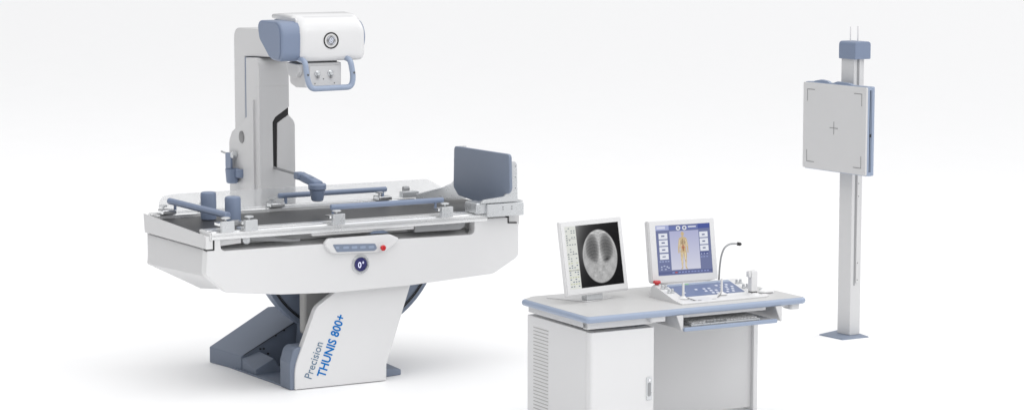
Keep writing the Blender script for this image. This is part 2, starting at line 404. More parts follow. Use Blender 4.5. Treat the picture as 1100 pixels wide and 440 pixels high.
# shoulder posts
for (x, y, cx_, cy_) in ((-.300, .640, -.22, .93), (-.262, .335, -.325, -.085)):
    g = thinpart("shoulder_rest")
    obj(T, "post", lathe(B(), [(.030, 1.026), (.049, 1.028), (.050, 1.040), (.050, 1.188), (.047, 1.197), (.040, 1.201), (.004, 1.202)], (x, y, 0), 'z', 32), BLUE, g)
    if cy_ > .5:
        far_clamp(g, cx_); 
    else:
        clamp(g, cx_, cy_)
        obj(T, "clamp_arm", box(B(), cx_ - .075, cx_ - .02, -.02, .05, 1.062, 1.092), MGREY, g, bev=.005)
        obj(T, "post_foot", tube(B(), [(cx_ - .04, .04, 1.072), (x, y, 1.045)], .012, 10), MGREY, g)

# footboard
ft = thinpart("footboard")
px = 1.45
pl = fillet([(-.150, 1.423), (.60, 1.415), (.612, 1.14), (.545, 1.090), (.262, 1.068), (-.05, 1.132), (-.160, 1.185)], [.03, .03, .03, .04, .02, .04, .05], 6)
obj(T, "foot_panel", prism(B(), 'yz', pl, px, px + .022), BLUED, ft, bev=.005, seg=3)
up = fillet([(1.472, 1.365), (1.515, 1.372), (1.528, 1.35), (1.533, 1.112), (1.262, 1.112), (1.285, 1.135), (1.44, 1.150), (1.470, 1.19)], [.01, .01, .01, 0, 0, .02, .03, .03], 5)
obj(T, "side_upright", prism(B(), 'xz', up, -.118, -.098), SILVER, ft, bev=.002)
obj(T, "rail_bracket", box(B(), 1.305, 1.575, -.125, .03, 1.022, 1.105), SILVER, ft, bev=.005)
obj(T, "bracket_lip", box(B(), 1.235, 1.32, -.105, .06, 1.043, 1.115), SILVER, ft, bev=.012)
obj(T, "bracket_flange", box(B(), 1.325, 1.588, -.09, .02, 1.105, 1.113), SILVER, ft, bev=.002)
for (x, z) in ((1.42, 1.083), (1.42, 1.068), (1.485, 1.083), (1.485, 1.068)):
    obj(T, "screw", lathe(B(), [(.0035, -.1262), (.0035, -.1275)], (x, 0, z), 'y', 8), DGREY, ft)
for z in (1.20, 1.27, 1.34):
    obj(T, "screw", lathe(B(), [(.003, -.1182), (.003, -.1195)], (1.515, 0, z), 'y', 8), DGREY, ft)
fa = fillet([(1.22, 1.050), (1.22, 1.095), (1.42, 1.128), (1.50, 1.155), (1.535, 1.22), (1.55, 1.40), (1.60, 1.40), (1.60, 1.045)], [0, 0, .05, .05, .05, 0, 0, 0], 6)
obj(T, "far_arm", prism(B(), 'xz', fa, .70, .715), SILVER, ft, bev=.002)
obj(T, "far_rail_bracket", box(B(), 1.17, 1.29, .80, .86, 1.062, 1.10), SILVER, ft, bev=.003)
obj(T, "far_knob", lathe(B(), [(.018, 1.235), (.018, 1.275), (.012, 1.28)], (0, .93, 1.105), 'x', 14), MGREY, ft)
obj(T, "lower_bracket", box(B(), 1.502, 1.560, -.055, .0, .950, 1.022), WHITE, ft, bev=.003)
obj(T, "notch_seal", prism(B(), 'xz', [(1.4925, 1.012), (1.4985, 1.012), (1.4985, .974), (1.560, .970), (1.560, .963), (1.4925, .966)], -.062, -.03), BLACK, body)

# column
cl = thinpart("column")
cshape = fillet([(.217, .82), (.430, .82), (.430, 1.638), (.345, 1.584), (.340, 1.288), (.312, 1.283), (.310, 1.592), (.330, 1.625), (.430, 1.690), (.430, 1.83), (.217, 1.83)],
                [0, 0, 0, .012, .008, .008, .02, .02, 0, 0, 0], 6)
obj(T, "front_cover", prism(B(), 'xz', cshape, 1.0, 1.047), SHELL, cl, bev=.0015)
obj(T, "arm_track", box(B(), .30, .4275, 1.010, 1.0475, 1.27, 1.70), BLACK, cl)
obj(T, "side_wing", prism(B(), 'xz', fillet([(.4305, .82), (.478, .82), (.478, 1.59), (.4305, 1.636)], [0, 0, .13, 0], 8), 1.012, 1.10), SHELL, cl, bev=.006)
tw = fillet([(1.215, .82), (1.048, .82), (1.048, 1.830), (1.0, 1.830), (1.0, 2.018), (1.215, 2.008)], [0, 0, 0, 0, .165, 0], 12)
obj(T, "tower", prism(B(), 'yz', tw, .217, .430), SHELL, cl, bev=.0015, ang=45)
sc_ = fillet([(1.483, .82), (1.483, 1.44), (1.435, 1.50), (1.18, 1.620), (1.085, 1.69), (1.075, 1.74), (1.075, .82)], [0, .08, .05, .05, .05, .0, 0], 7)
obj(T, "side_cover", prism(B(), 'yz', sc_, .203, .27), SHELL, cl, bev=.010, seg=3)
sc2 = fillet([(1.483, .82), (1.483, 1.38), (1.40, 1.46), (1.031, 1.46), (1.031, .82)], [0, .08, .05, 0, 0], 7)
obj(T, "side_cover", prism(B(), 'yz', sc2, .42, .477), SHELL, cl, bev=.006)
obj(T, "column_mount", box(B(), .24, .44, .986, 1.04, .835, .925), MGREY, cl, bev=.004)
obj(T, "spine", box(B(), .272, .418, 1.04, 1.48, .80, 1.5), SHELL, cl)
Lp = fillet([(1.482, 1.2), (1.482, 2.197), (.55, 2.215), (.55, 2.04), (1.305, 2.012), (1.305, 1.2)], [0, .085, 0, 0, .0, 0], 8)
obj(T, "gantry_arm", prism(B(), 'yz', Lp, .245, .436), SHELL, cl, bev=.010, seg=3)
obj(T, "blue_liner", box(B(), .2485, .4325, 1.291, 1.3035, 1.45, 2.005), BLUE, cl)
obj(T, "side_emblem", lathe(B(), [(.036, .211), (.040, .212), (.040, .2175)], (-.014, 1.265, 1.478), 'x', 32), EMBL, cl)
# cup holder on the column side
hd = thinpart("cup_holder")
obj(T, "knob", lathe(B(), [(.018, .165), (.024, .170), (.024, .20), (.012, .204), (.012, .218)], (0, 1.36, 1.352), 'x', 20), SILVER, hd)
obj(T, "pin", tube(B(), [(.175, 1.38, 1.345), (.175, 1.55, 1.358)], .007, 10), SILVER, hd)
obj(T, "bracket", prism(B(), 'yz', fillet([(1.37, 1.365), (1.465, 1.36), (1.465, 1.24), (1.37, 1.22)], .02), .165, .18), BLUE, hd, bev=.004)
bm = lathe(B(), [(.032, 1.165), (.040, 1.172), (.045, 1.235), (.047, 1.262), (.040, 1.262), (.037, 1.19), (.004, 1.185)], (.160, 1.335, 0), 'z', 28)
obj(T, "cup", bm, BLUE, hd)
bm = lathe(B(), [(.028, 1.205), (.032, 1.205), (.037, 1.212), (.037, 1.258), (.031, 1.263), (.027, 1.258), (.025, 1.215)], (.200, 1.285, 0), 'z', 28)
obj(T, "cup_ring", bm, BLUE, hd)
# compression arm
ca_ = thinpart("compression_arm")
obj(T, "rod", tube(B(), [(.322, 1.02, 1.292), (.318, .99, 1.290), (.374, .72, 1.266)], .0085, 12), MGREY, ca_)
ax = Vector((.375, .735, 1.262))
bm = B()
box(bm, .345, .405, .685, .76, 1.236, 1.285)
obj(T, "arm_head", bm, BLUE, ca_, bev=.012, seg=3)
bm = B()
loft(bm, [[(.350, .76, 1.245), (.400, .76, 1.245), (.400, .76, 1.285), (.350, .76, 1.285)],
          [(.365, .66, 1.222), (.425, .66, 1.222), (.425, .66, 1.272), (.365, .66, 1.276)],
          [(.410, .58, 1.192), (.480, .58, 1.192), (.480, .58, 1.232), (.410, .58, 1.236)]])
obj(T, "arm_neck", bm, BLUE, ca_, bev=.01, seg=3)
obj(T, "arm_slot", loft(B(), [[(.376, .705, 1.2815), (.398, .705, 1.2815), (.398, .705, 1.286), (.376, .705, 1.286)], [(.405, .62, 1.2525), (.428, .62, 1.2525), (.428, .62, 1.258), (.405, .62, 1.258)]]), BLUED, ca_)
obj(T, "compression_cone", lathe(B(), [(.026, 1.106), (.036, 1.110), (.040, 1.118), (.050, 1.178), (.058, 1.186), (.059, 1.212), (.053, 1.220), (.004, 1.223)], (.432, .575, 0), 'z', 32), BLUE, ca_)

# tube head
hdp = thinpart("tube_head")
bf = fillet([(.250, 2.033), (.42, 2.040), (.60, 2.17), (.630, 2.285), (.245, 2.285)], [.06, .10, .06, .05, .10], 9)
obj(T, "end_housing", prism(B(), 'yz', bf, .045, .600), BLUE, hdp, bev=.018, seg=3)
bi = [(y + (.44 - y) * .10, z + (2.17 - z) * .10) for y, z in bf]
obj(T, "end_plate", prism(B(), 'yz', bi, .0405, .0448), BLUE, hdp, bev=.0015)
bb = fillet([(.285, 2.036), (.50, 2.03), (.66, 2.10), (.66, 2.285), (.33, 2.285)], [.02, .06, .05, .02, .02], 5)
obj(T, "inner_band", prism(B(), 'yz', bb, .172, .60), BLUE, hdp, bev=.006)
obj(T, "right_cap", lathe(B(), [(.10, .60), (.118, .61), (.118, .638), (.105, .655), (.07, .662), (.01, .664)], (0, .415, 2.175), 'x', 40), BLUE, hdp)
def sec(Y, x0, x1, z0, z1, rt, rb, crown=0.0):
    pts = fillet([(x0, z0), (x1, z0), (x1, z1), (x0, z1)], [rb, rb, rt, rt], 8)
    xm, hw = (x0 + x1) / 2, (x1 - x0) / 2
    return [(u, Y, v + (crown * (1 - ((u - xm) / hw) ** 2) if v > (z0 + z1) / 2 else 0)) for u, v in pts]
rings = [sec(.232, .20, .59, 2.065, 2.210, .05, .04, .015), sec(.238, .180, .610, 2.045, 2.235, .05, .045, .022), sec(.250, .170, .618, 2.035, 2.260, .055, .05, .026), sec(.275, .166, .620, 2.033, 2.284, .06, .05, .024),
         sec(.32, .165, .622, 2.033, 2.305, .06, .05, .018), sec(.325, .165, .622, 2.235, 2.307, .06, .02, .018), sec(.38, .165, .622, 2.26, 2.322, .055, .02, .014), sec(.50, .165, .622, 2.275, 2.328, .045, .01, .010), sec(.665, .165, .622, 2.292, 2.318, .013, .01, .006), sec(.675, .17, .617, 2.296, 2.312, .008, .006, .004)]
obj(T, "hood", loft(B(), rings), WHITE, hdp, sharp=50)
# hood side cheek
for x0, x1 in ((.1655, .178),):
    ck = fillet([(.29, 2.034), (.325, 2.034), (.345, 2.18), (.395, 2.262), (.47, 2.285), (.67, 2.298), (.67, 2.305), (.30, 2.305)], [0, .01, .06, .05, .03, 0, 0, .02], 6)
    obj(T, "hood_cheek", prism(B(), 'yz', ck, x0, x1), WHITE, hdp, bev=.003)
em = obj(T, "round_emblem", lathe(B(), [(.052, .2335), (.052, .2285), (.044, .2285), (.044, .2335)], (.378, 0, 2.163), 'y', 40), BLACK, hdp)
bm = lathe(B(), [(.031, .2325), (.031, .2295), (.003, .2290)], (.378, 0, 2.163), 'y', 32)
obj(T, "emblem_disc", bm, EMBL, hdp)
bm = B()
for sgn in (1, -1):
    pts = [(.378 + sgn * (.006 + .017 * math.cos(a)) * (.35 + .65 * k / 14), .2285, 2.163 + sgn * .019 * math.sin(a) * (.5 + .5 * k / 14)) for k, a in enumerate([rad(-60 + 250 * j / 14) for j in range(15)])]
    tube(bm, pts, .0028, 6)
tube(bm, [(.366, .2285, 2.151), (.378, .2285, 2.163), (.390, .2285, 2.175)], .0026, 6)
tube(bm, [(.368, .2285, 2.174), (.378, .2285, 2.163), (.388, .2285, 2.150)], .0026, 6)
for k in range(4):
    a = rad(45 + 90 * k)
    tube(bm, [(.378 + .026 * math.cos(a + d), .2285, 2.163 + .026 * math.sin(a + d)) for d in (-.45, -.2, 0, .2, .45)], .0022, 6)
obj(T, "emblem_scroll", bm, KEYW, hdp)
# collimator
co = thinpart("collimator")
obj(T, "housing", prism(B(), 'yz', fillet([(.275, 2.022), (.275, 1.868), (.42, 1.862), (.505, 1.885), (.515, 2.022)], [0, .006, .02, .03, 0], 4), .215, .468), GREYW, co, bev=.006)
obj(T, "neck", box(B(), .23, .45, .30, .52, 2.018, 2.05), DGREY, co)
obj(T, "side_lobe", prism(B(), 'yz', fillet([(.30, 2.015), (.30, 1.96), (.35, 1.925), (.44, 1.93), (.475, 1.97), (.475, 2.02)], [0, .04, .05, .05, .03, 0], 6), .180, .2155), GREYW, co, bev=.006)
obj(T, "front_plate", prism(B(), 'xz', rr(.245, .460, 1.878, 2.004, .008), .268, .2745), GREYW, co, bev=.002)
for x in (.298, .388):
    obj(T, "dial", lathe(B(), [(.020, .2675), (.020, .262), (.014, .260), (.013, .246), (.010, .243), (.002, .2425)], (x, 0, 1.955), 'y', 20), SILVER, co)
    obj(T, "dial_pointer", box(B(), x - .006, x + .006, .248, .2675, 1.924, 1.945), MGREY, co, bev=.002)
for x in (.28, .34, .415):
    obj(T, "screw", lathe(B(), [(.004, .2675), (.004, .2655)], (x, 0, 1.892 if x != .34 else 1.920), 'y', 8), DGREY, co)
hn = thinpart("steering_handle")
hp = [(.178, .30, 2.050), (.178, .19, 2.040), (.188, .18, 1.925), (.212, .18, 1.866), (.492, .18, 1.869), (.507, .18, 1.93), (.492, .19, 2.040), (.490, .30, 2.055)]
obj(T, "handle_bar", tube(B(), hp, .018, 16, smooth=.035), BLUEL, hn)
for p in ((.186, 1.955), (.506, 1.960)):
    obj(T, "handle_screw", lathe(B(), [(.007, .162), (.007, .170)], (p[0], 0, p[1]), 'y', 12), DGREY, hn)

# ------------------------------------------------------------------ detector stand
ST = Thing("detector_stand", "slim wall stand column with square flat detector panel and blue-grey cap, at far right", "detector stand", (4.22, -.22, 0))
obj(ST, "foot_plate", loft(B(), [[(4.06, -.128, 0), (4.07, -.377, 0), (4.300, -.384, 0), (4.345, -.16, 0), (4.28, -.06, 0)], [(4.062, -.13, .008), (4.072, -.374, .008), (4.298, -.381, .008), (4.34, -.16, .008), (4.277, -.063, .008)]]), BLUED, bev=.0015)
pole = obj(ST, "column", box(B(), 4.205, 4.297, -.288, -.15, .008, 1.96), SHELL, bev=.004)
obj(ST, "guide_strip", box(B(), 4.247, 4.268, -.2975, -.2885, .38, 1.95), GREYW, pole, bev=.003)
obj(ST, "guide_groove", box(B(), 4.232, 4.243, -.2892, -.2865, .36, 1.95), MGREY, pole)
for z in (.40, .52, .99, 1.08):
    obj(ST, "screw", lathe(B(), [(.004, -.2985), (.004, -.2977)], (4.2575, 0, z), 'y', 8), DGREY, pole)
cpn = fillet([(-.322, 1.948), (-.322, 2.068), (-.140, 2.074), (-.140, 1.950)], [.0, .03, .03, 0], 6)
bm = B(); rc = []
capx = fillet([(4.187, 1.948), (4.187, 2.071), (4.327, 2.071), (4.327, 1.948)], [0, .028, .028, 0], 6)
prism(bm, 'xz', capx, -.322, -.140)
obj(ST, "top_cap", bm, BLUE, bev=.006, seg=3)
for x in (4.222, 4.288):
    obj(ST, "rod", tube(B(), [(x, -.225, 2.07), (x, -.225, 2.172)], .0045, 8), WHITE)
dt = thinpart_st = bpy.data.objects.new("detector", None); COL.objects.link(dt); dt.parent = ST.o; dt.empty_display_size = .05
py0, py1, pz0, pz1 = -.565, .125, 1.168, 1.772
obj(ST, "face_panel", prism(B(), 'yz', rr(py0, py1, pz0, pz1, .010), 4.090, 4.106), SHELL, dt, bev=.003)
bm = B(); prism(bm, 'yz', rr(py0 + .003, py1 - .003, pz0 - .006, pz1 + .004, .010), 4.1065, 4.125)
obj(ST, "back_frame", bm, BLUEL, dt, bev=.002)
prismb = B(); box(prismb, 4.1255, 4.150, py0 + .02, py1 - .02, pz0 + .02, pz1 - .02); obj(ST, "slot_core", prismb, BLACK, dt)
obj(ST, "back_cover", prism(B(), 'yz', rr(py0 + .003, py1 - .003, pz0 - .006, pz1 + .004, .010), 4.1445, 4.168), BLUEL, dt, bev=.003)
obj(ST, "cassette_edge", box(B(), 4.134, 4.1425, py0 + .006, py0 + .03, pz0 + .02, pz1 - .02), BLUED, dt)
for z0, z1 in ((pz0 - .006, pz0 + .02), (pz1 - .02, pz1 + .004)):
    obj(ST, "frame_bar", box(B(), 4.1252, 4.1443, py0 + .004, py1 - .004, z0, z1), BLUEL, dt)
obj(ST, "slot_latch", box(B(), 4.128, 4.142, py0 + .003, py0 + .012, 1.43, 1.45), BLACK, dt)
bm = B()
prism(bm, 'yz', fillet([(-.42, 1.765), (-.32, 1.786), (-.20, 1.792), (-.13, 1.770), (-.09, 1.788), (-.02, 1.795), (.05, 1.782), (.10, 1.765)], .03), 4.130, 4.155)
obj(ST, "top_grip", bm, BLUEL, dt, bev=.004)
obj(ST, "carriage", box(B(), 4.168, 4.2045, -.33, -.10, 1.30, 1.66), SHELL, dt, bev=.004)
w = .0045
for (ya, sy_) in ((py0 + .045, 1), (py1 - .045, -1)):
    for (za, sz) in ((pz0 + .045, 1), (pz1 - .045, -1)):
        yb = ya + sy_ * .085; zb = za + sz * .085
        Lm = [(ya, za), (yb, za), (yb, za + sz * w), (ya + sy_ * w, za + sz * w), (ya + sy_ * w, zb), (ya, zb)]
        obj(ST, "corner_mark", prism(B(), 'yz', Lm, 4.0887, 4.0895), PRINTG, dt)
ym, zm = (py0 + py1) / 2, (pz0 + pz1) / 2
a_, b_, c_ = .045, .0022, .045
cross = [(-a_, -b_), (-b_, -b_), (-b_, -c_), (b_, -c_), (b_, -b_), (a_, -b_), (a_, b_), (b_, b_), (b_, c_), (-b_, c_), (-b_, b_), (-a_, b_)]
obj(ST, "centre_cross", prism(B(), 'yz', [(ym + u, zm + v) for u, v in cross], 4.0887, 4.0895), PRINTG, dt)
for (y, z) in ((py0 + .015, pz0 + .015), (py1 - .015, pz0 + .015)):
    obj(ST, "corner_screw", lathe(B(), [(.005, 4.0895), (.005, 4.0882)], (0, y, z), 'x', 8), WHITE, dt)

# ------------------------------------------------------------------ console desk
DO, DA = (.594, -2.41, 0), rad(-2.7)
D = Thing("console_desk", "pale grey operator desk with rounded light blue edge and louvred cabinet", "desk", (.75, .4, 0), DO, DA)
tp = fillet([(0, 0), (1.495, 0), (1.485, .66), (1.40, .80), (.10, .82), (0.0, .744)], [.045, .045, .05, .06, .05, .03], 7)
bm = B()
cen = (.75, .4)
def insp(pts, d):
    out = []; n = len(pts)
    for i, p in enumerate(pts):
        a, b = Vector(pts[i - 1]), Vector(pts[(i + 1) % n]); t_ = (b - a).normalized(); out.append((p[0] - t_.y * d, p[1] + t_.x * d))
    return out
rings = []
for k in range(9):
    a = rad(-90 + 180 * k / 8); zz = .7315 + .0185 * math.sin(a); dd = .0185 * (1 - math.cos(a))
    rings.append([(x, y, zz) for x, y in insp(tp, dd)])
inner = insp(tp, .024)
loft(bm, rings)
obj(D, "desktop_edge", bm, BLUEL)
obj(D, "desktop", prism(B(), 'xy', insp(tp, .019), .725, .7518), DESKT, bev=.001)
# under-frame
obj(D, "under_beam", prism(B(), 'xy', [(.035, .045), (.10, .045), (.10, .79), (.035, .72)], .676, .714), GREYW, bev=.003)
obj(D, "under_beam", prism(B(), 'xy', [(.035, .05), (.46, .055), (.46, .10), (.035, .10)], .672, .713), GREYW, bev=.003)
obj(D, "mount_boss", prism(B(), 'xy', rr(.43, .535, .02, .09, .02), .684, .715), GREYW, bev=.004)
obj(D, "mount_boss", prism(B(), 'xy', rr(1.395, 1.462, .03, .12, .02), .680, .715), GREYW, bev=.004)
obj(D, "under_beam", prism(B(), 'xy', [(1.30, .08), (1.41, .06), (1.41, .78), (1.37, .78)], .695, .714), SHELL, bev=.003)
# cabinet
cb = fillet([(.053, .052), (.475, .045), (.475, .765), (.053, .765)], [.03, .012, .01, .02], 6)
cab = obj(D, "cabinet", prism(B(), 'xy', [(.053, .096), (.470, .096), (.470, .765), (.053, .765)], 0.02, .655), DESKW, bev=.004)
obj(D, "plinth", box(B(), .07, .45, .09, .75, 0, .021), DGREY, cab)
obj(D, "door", prism(B(), 'xy', fillet([(.054, .048), (.471, .048), (.471, .0945), (.054, .0945)], [.045, .006, 0, 0], 10), .03, .652), WHITE, cab, bev=.002)
ha = bpy.data.objects  # keep names short below
hnd = obj(D, "door_handle", prism(B(), 'xz', rr(.419, .457, .238, .372, .012), .0435, .0478), SILVER, cab, bev=.001)
obj(D, "handle_recess", prism(B(), 'xz', rr(.428, .448, .262, .340, .008), .0418, .0434), MGREY, cab)
obj(D, "lock", lathe(B(), [(.007, .0434), (.007, .040), (.002, .0395)], (.438, 0, .354), 'y', 14), CHROME, cab)
bm = B()
for k in range(27):
    z = .592 - k * .0205
    box(bm, .0505, .0528, .52, .69, z - .0018, z + .0018)
obj(D, "louvre_slots", bm, WARMG, cab)
# modesty panel
obj(D, "back_panel", box(B(), .471, 1.445, .50, .52, 0.02, .70), GREYW, bev=.004)
obj(D, "side_panel", box(B(), 1.443, 1.475, .475, .76, 0.0, .70), WHITE, bev=.004)
# keyboard tray
kt = obj(D, "keyboard_tray", prism(B(), 'xy', rr(.635, 1.262, .0, .30, .012), .628, .640), GREYW, bev=.001)
obj(D, "tray_edge", prism(B(), 'xy', fillet([(.630, -.022), (1.268, -.022), (1.268, -.001), (.630, -.001)], [.015, .015, 0, 0]), .622, .645), BLUEL, kt, bev=.006, seg=3)
obj(D, "tray_hood", box(B(), .655, 1.22, .03, .28, .693, .715), SHELL, bev=.004)
for x, zb_ in ((.590, .66), (1.266, .628)):
    pp = [(x, .715), (x + .045, .715), (x + .045, .625), (x + .035, .625)]
    obj(D, "tray_bracket", prism(B(), 'xz', pp, -.0, .012), GREYW, bev=.002)
    obj(D, "tray_bracket", loft(B(), [[(x + .030, .0125, .715), (x + .043, .0125, .715), (x + .043, .0125, .628), (x + .030, .0125, .628)], [(x + .030, .34, .715), (x + .043, .34, .715), (x + .043, .34, zb_), (x + .030, .34, zb_)]]), SHELL)
obj(D, "bracket_back", box(B(), .54, 1.32, .34, .36, .625, .715), MGREY)
obj(D, "support_rail", box(B(), .475, .60, .16, .18, .66, .70), MGREY)

# keyboard
K = Thing("computer_keyboard", "light grey keyboard lying on the pull-out tray under the desktop", "keyboard", (.93, .10, .641), DO, DA)
kb = obj(K, "keyboard_body", loft(B(), [[(.70, .018, .641), (1.17, .018, .641), (1.17, .018, .652), (.70, .018, .652)], [(.70, .175, .641), (1.17, .175, .641), (1.17, .175, .665), (.70, .175, .665)]]), SILVER, bev=.003)
bm = B()
for r in range(5):
    y0 = .032 + r * .027
    for c in range(19):
        x0 = .712 + c * .0238
        if r == 0 and 3 < c < 10: continue
        zb = .653 + (y0 - .018) * .083
        box(bm, x0, x0 + .020, y0, y0 + .022, zb, zb + .0055)
obj(K, "keys", bm, SHELL, label="rows of small pale grey keys")

# ------------------------------------------------------------------ screens' pictures
def xray(n=150):
    im = np.zeros((n, n, 3)) + 6
    yy, xx = np.mgrid[0:n, 0:n] / n
    # tool strip on the left
    strip = xx < .21
    # film
    u = (xx - .21) / .79; v = yy
    g = 120 * np.exp(-(u * 3.6)) * (1 - v * .8) + 60 * np.clip(.25 - v, 0, 1)
    e = ((u - .50) / .405) ** 2 + ((v - .52) / .43) ** 2
    low = ((u - .50) / .405) ** 2 + ((v - .56) / .40) ** 2
    ins = (e < 1)
    t = np.zeros_like(u) + 165.0
    rim = np.clip((e - .80) / .2, 0, 1); t += 40 * rim * (1 - np.clip((e - .97) / .03, 0, 1))
    for sx in (-1, 1):  # lungs
        l = ((u - (.50 + sx * .165)) / .150) ** 2 + ((v - (.40 if sx < 0 else .41)) / .24) ** 2
        depth = np.clip(1.15 - l, 0, 1) ** .6
        t -= 72 * depth * (v < .64)
        dx = (u - .50) * sx
        for k in range(9):
            yc = .17 + k * .052 + .9 * (dx - .17) ** 2 * 2.2 + dx * .14
            t += 17 * np.exp(-((v - yc) / .0075) ** 2) * ((dx > .04) & (dx < .36))
    t -= 75 * np.exp(-(((u - .70) / .10) ** 2 + ((v - .58) / .035) ** 2))
    t += 22 * np.exp(-((u - .50) / .05) ** 2)                           # spine
    for sx in (-1, 1): t += 34 * np.exp(-((v - (.155 - .12 * (u - .5) * sx)) / .012) ** 2) * ((u - .5) * sx > .03) * ((u - .5) * sx < .30)
    t += 8 * np.sin(v * 120) * np.exp(-((u - .50) / .04) ** 2)
    t += 22 * np.exp(-(((u - .56) / .10) ** 2 + ((v - .50) / .10) ** 2))  # heart
    dia = 1 / (1 + np.exp(-(v - (.60 + .08 * np.cos((u - .5) * 9))) * 60))
    t = t * (1 - dia) + (178 + 10 * np.sin(u * 30) * np.cos(v * 26)) * dia
    rng = np.random.RandomState(3)
    t += rng.normal(0, 7, t.shape)
    for k in range(26):
        cx_, cy_ = .5 + rng.uniform(-.2, .2), .76 + rng.uniform(-.09, .12)
        t += rng.uniform(-26, 26) * np.exp(-(((u - cx_) / .022) ** 2 + ((v - cy_) / .016) ** 2))
    edge = 1 / (1 + np.exp((e - 1) * 60))
    arms = 70 * np.exp(-((np.abs(u - .5) - .40) / .05) ** 2) * np.exp(-((v - .47) / .13) ** 2)
    val = t * edge + (g + arms * .4) * (1 - edge)
    for c in range(3): im[..., c] = np.where(strip, im[..., c], val)
    st = np.zeros((n, n, 3)) + np.array([226, 228, 222]); 
    for r in range(26):
        y0 = int((.03 + r * .037) * n)
        for c in range(4):
            if rng.rand() < (.75 if r > 14 else .45):
                x0 = int((.02 + c * .047) * n); col = [120, 130, 140] if r < 15 else ([70, 90, 120] if r % 3 else [190, 195, 150])
                st[y0:y0 + 2, x0:x0 + 4] = col
    st[int(.70 * n):int(.71 * n), :] = [80, 84, 88]
    st[int(.20 * n):int(.207 * n), :] = [170, 172, 170]; st[int(.45 * n):int(.456 * n), :] = [170, 172, 170]
    im = np.where(strip[..., None], st, im)
    im[:, int(.208 * n):int(.216 * n)] = [150, 150, 150]
    return np.clip(im, 0, 250)

def ctrl(n=150):
    im = np.zeros((n, n, 3)) + np.array([116, 124, 162])
    yy, xx = np.mgrid[0:n, 0:n] / n
    def r(x0, x1, y0, y1, c): im[int(y0 * n):max(int(y1 * n), int(y0 * n) + 1), int(x0 * n):max(int(x1 * n), int(x0 * n) + 1)] = c
    m_ = (xx > .25) & (xx < .785) & (yy > .12) & (yy < .90)
    im[m_] = (np.array([196, 198, 222]) + (yy[m_][:, None] - .5) * np.array([44, 42, 20]))
    r(0, .25, 0, .10, [168, 176, 214]); r(.03, .18, .025, .075, [214, 218, 238]); r(.25, .785, .03, .105, [110, 122, 176]); r(.785, 1, 0, .10, [78, 92, 158])
    for k, y in enumerate((.16, .295, .43, .57)): r(.055, .215, y, y + .115, [232, 235, 244]); r(.10, .165, y + .045, y + .07, [110, 118, 150])
    for k, y in enumerate((.17, .305, .44)): r(.80, .955, y, y + .115, [232, 235, 244]); r(.85, .90, y + .045, y + .07, [110, 118, 150])
    for k in range(4): r(.04 + k * .05, .075 + k * .05, .71, .735, [160, 170, 205])
    for x, y in ((.06, .82), (.11, .80), (.16, .82), (.06, .87), (.13, .87), (.19, .84)): r(x, x + .03, y, y + .022, [190, 198, 224])
    r(.79, .95, .585, .63, [60, 72, 130]); 
    for k in range(3): r(.80 + k * .055, .835 + k * .055, .60, .62, [180, 188, 220]); r(.80 + k * .05, .835 + k * .05, .66, .68, [150, 160, 205])
    r(.0, 1, .925, .985, [98, 106, 148])
    for k in range(12): r(.26 + k * .058, .30 + k * .058, .94, .965, [150, 162, 212] if k != 1 else [200, 90, 80])
    for cx_ in (.415, .53):
        d = ((xx - cx_) / .040) ** 2 + ((yy - .065) / .045) ** 2
        im[d < 1] = [232, 234, 240]; im[(d < .25)] = [120, 128, 160]
    r(.60, .75, .045, .07, [225, 228, 240])
    # plain anatomical figure
    sk_ = np.array([206, 184, 146]); dk = np.array([150, 120, 96])
    def seg(x0, y0, x1, y1, r0, r1, c):
        L2 = (x1 - x0) ** 2 + (y1 - y0) ** 2
        t = np.clip(((xx - x0) * (x1 - x0) + (yy - y0) * (y1 - y0)) / L2, 0, 1)
        d = np.hypot(xx - (x0 + t * (x1 - x0)), yy - (y0 + t * (y1 - y0))); im[d < r0 + (r1 - r0) * t] = c
    d = ((xx - .485) / .030) ** 2 + ((yy - .185) / .042) ** 2; im[d < 1] = sk_
    seg(.485, .22, .485, .26, .014, .014, sk_)
    for s in (-1, 1):
        seg(.485 + s * .05, .285, .485 + s * .078, .44, .021, .016, sk_); seg(.485 + s * .078, .44, .485 + s * .083, .56, .016, .010, sk_)
        seg(.485 + s * .028, .53, .485 + s * .034, .70, .031, .020, sk_); seg(.485 + s * .034, .70, .485 + s * .032, .85, .019, .011, sk_)
        seg(.485 + s * .032, .86, .485 + s * .050, .885, .012, .010, sk_)
    seg(.485, .30, .485, .50, .060, .050, sk_)
    for s in (-1, 1):
        seg(.485 + s * .026, .32, .485 + s * .028, .38, .014, .017, dk); seg(.485 + s * .03, .57, .485 + s * .034, .82, .005, .004, dk)
    seg(.485, .43, .485, .47, .028, .022, [196, 120, 100]); seg(.485, .50, .485, .52, .018, .016, [190, 150, 110])
    # bones
    for s in (-1, 1):
        for k in range(6): seg(.485 + s * .008, .315 + k * .022, .485 + s * .046, .322 + k * .022, .0035, .003, [236, 224, 190])
        seg(.485 + s * .053, .30, .485 + s * .075, .43, .004, .004, [236, 224, 190]); seg(.485 + s * .03, .56, .485 + s * .034, .70, .006, .006, [236, 224, 190])
        seg(.485 + s * .034, .71, .485 + s * .032, .84, .005, .005, [236, 224, 190])
    seg(.485, .29, .485, .52, .005, .006, [150, 120, 90])
    return np.clip(im, 0, 250)

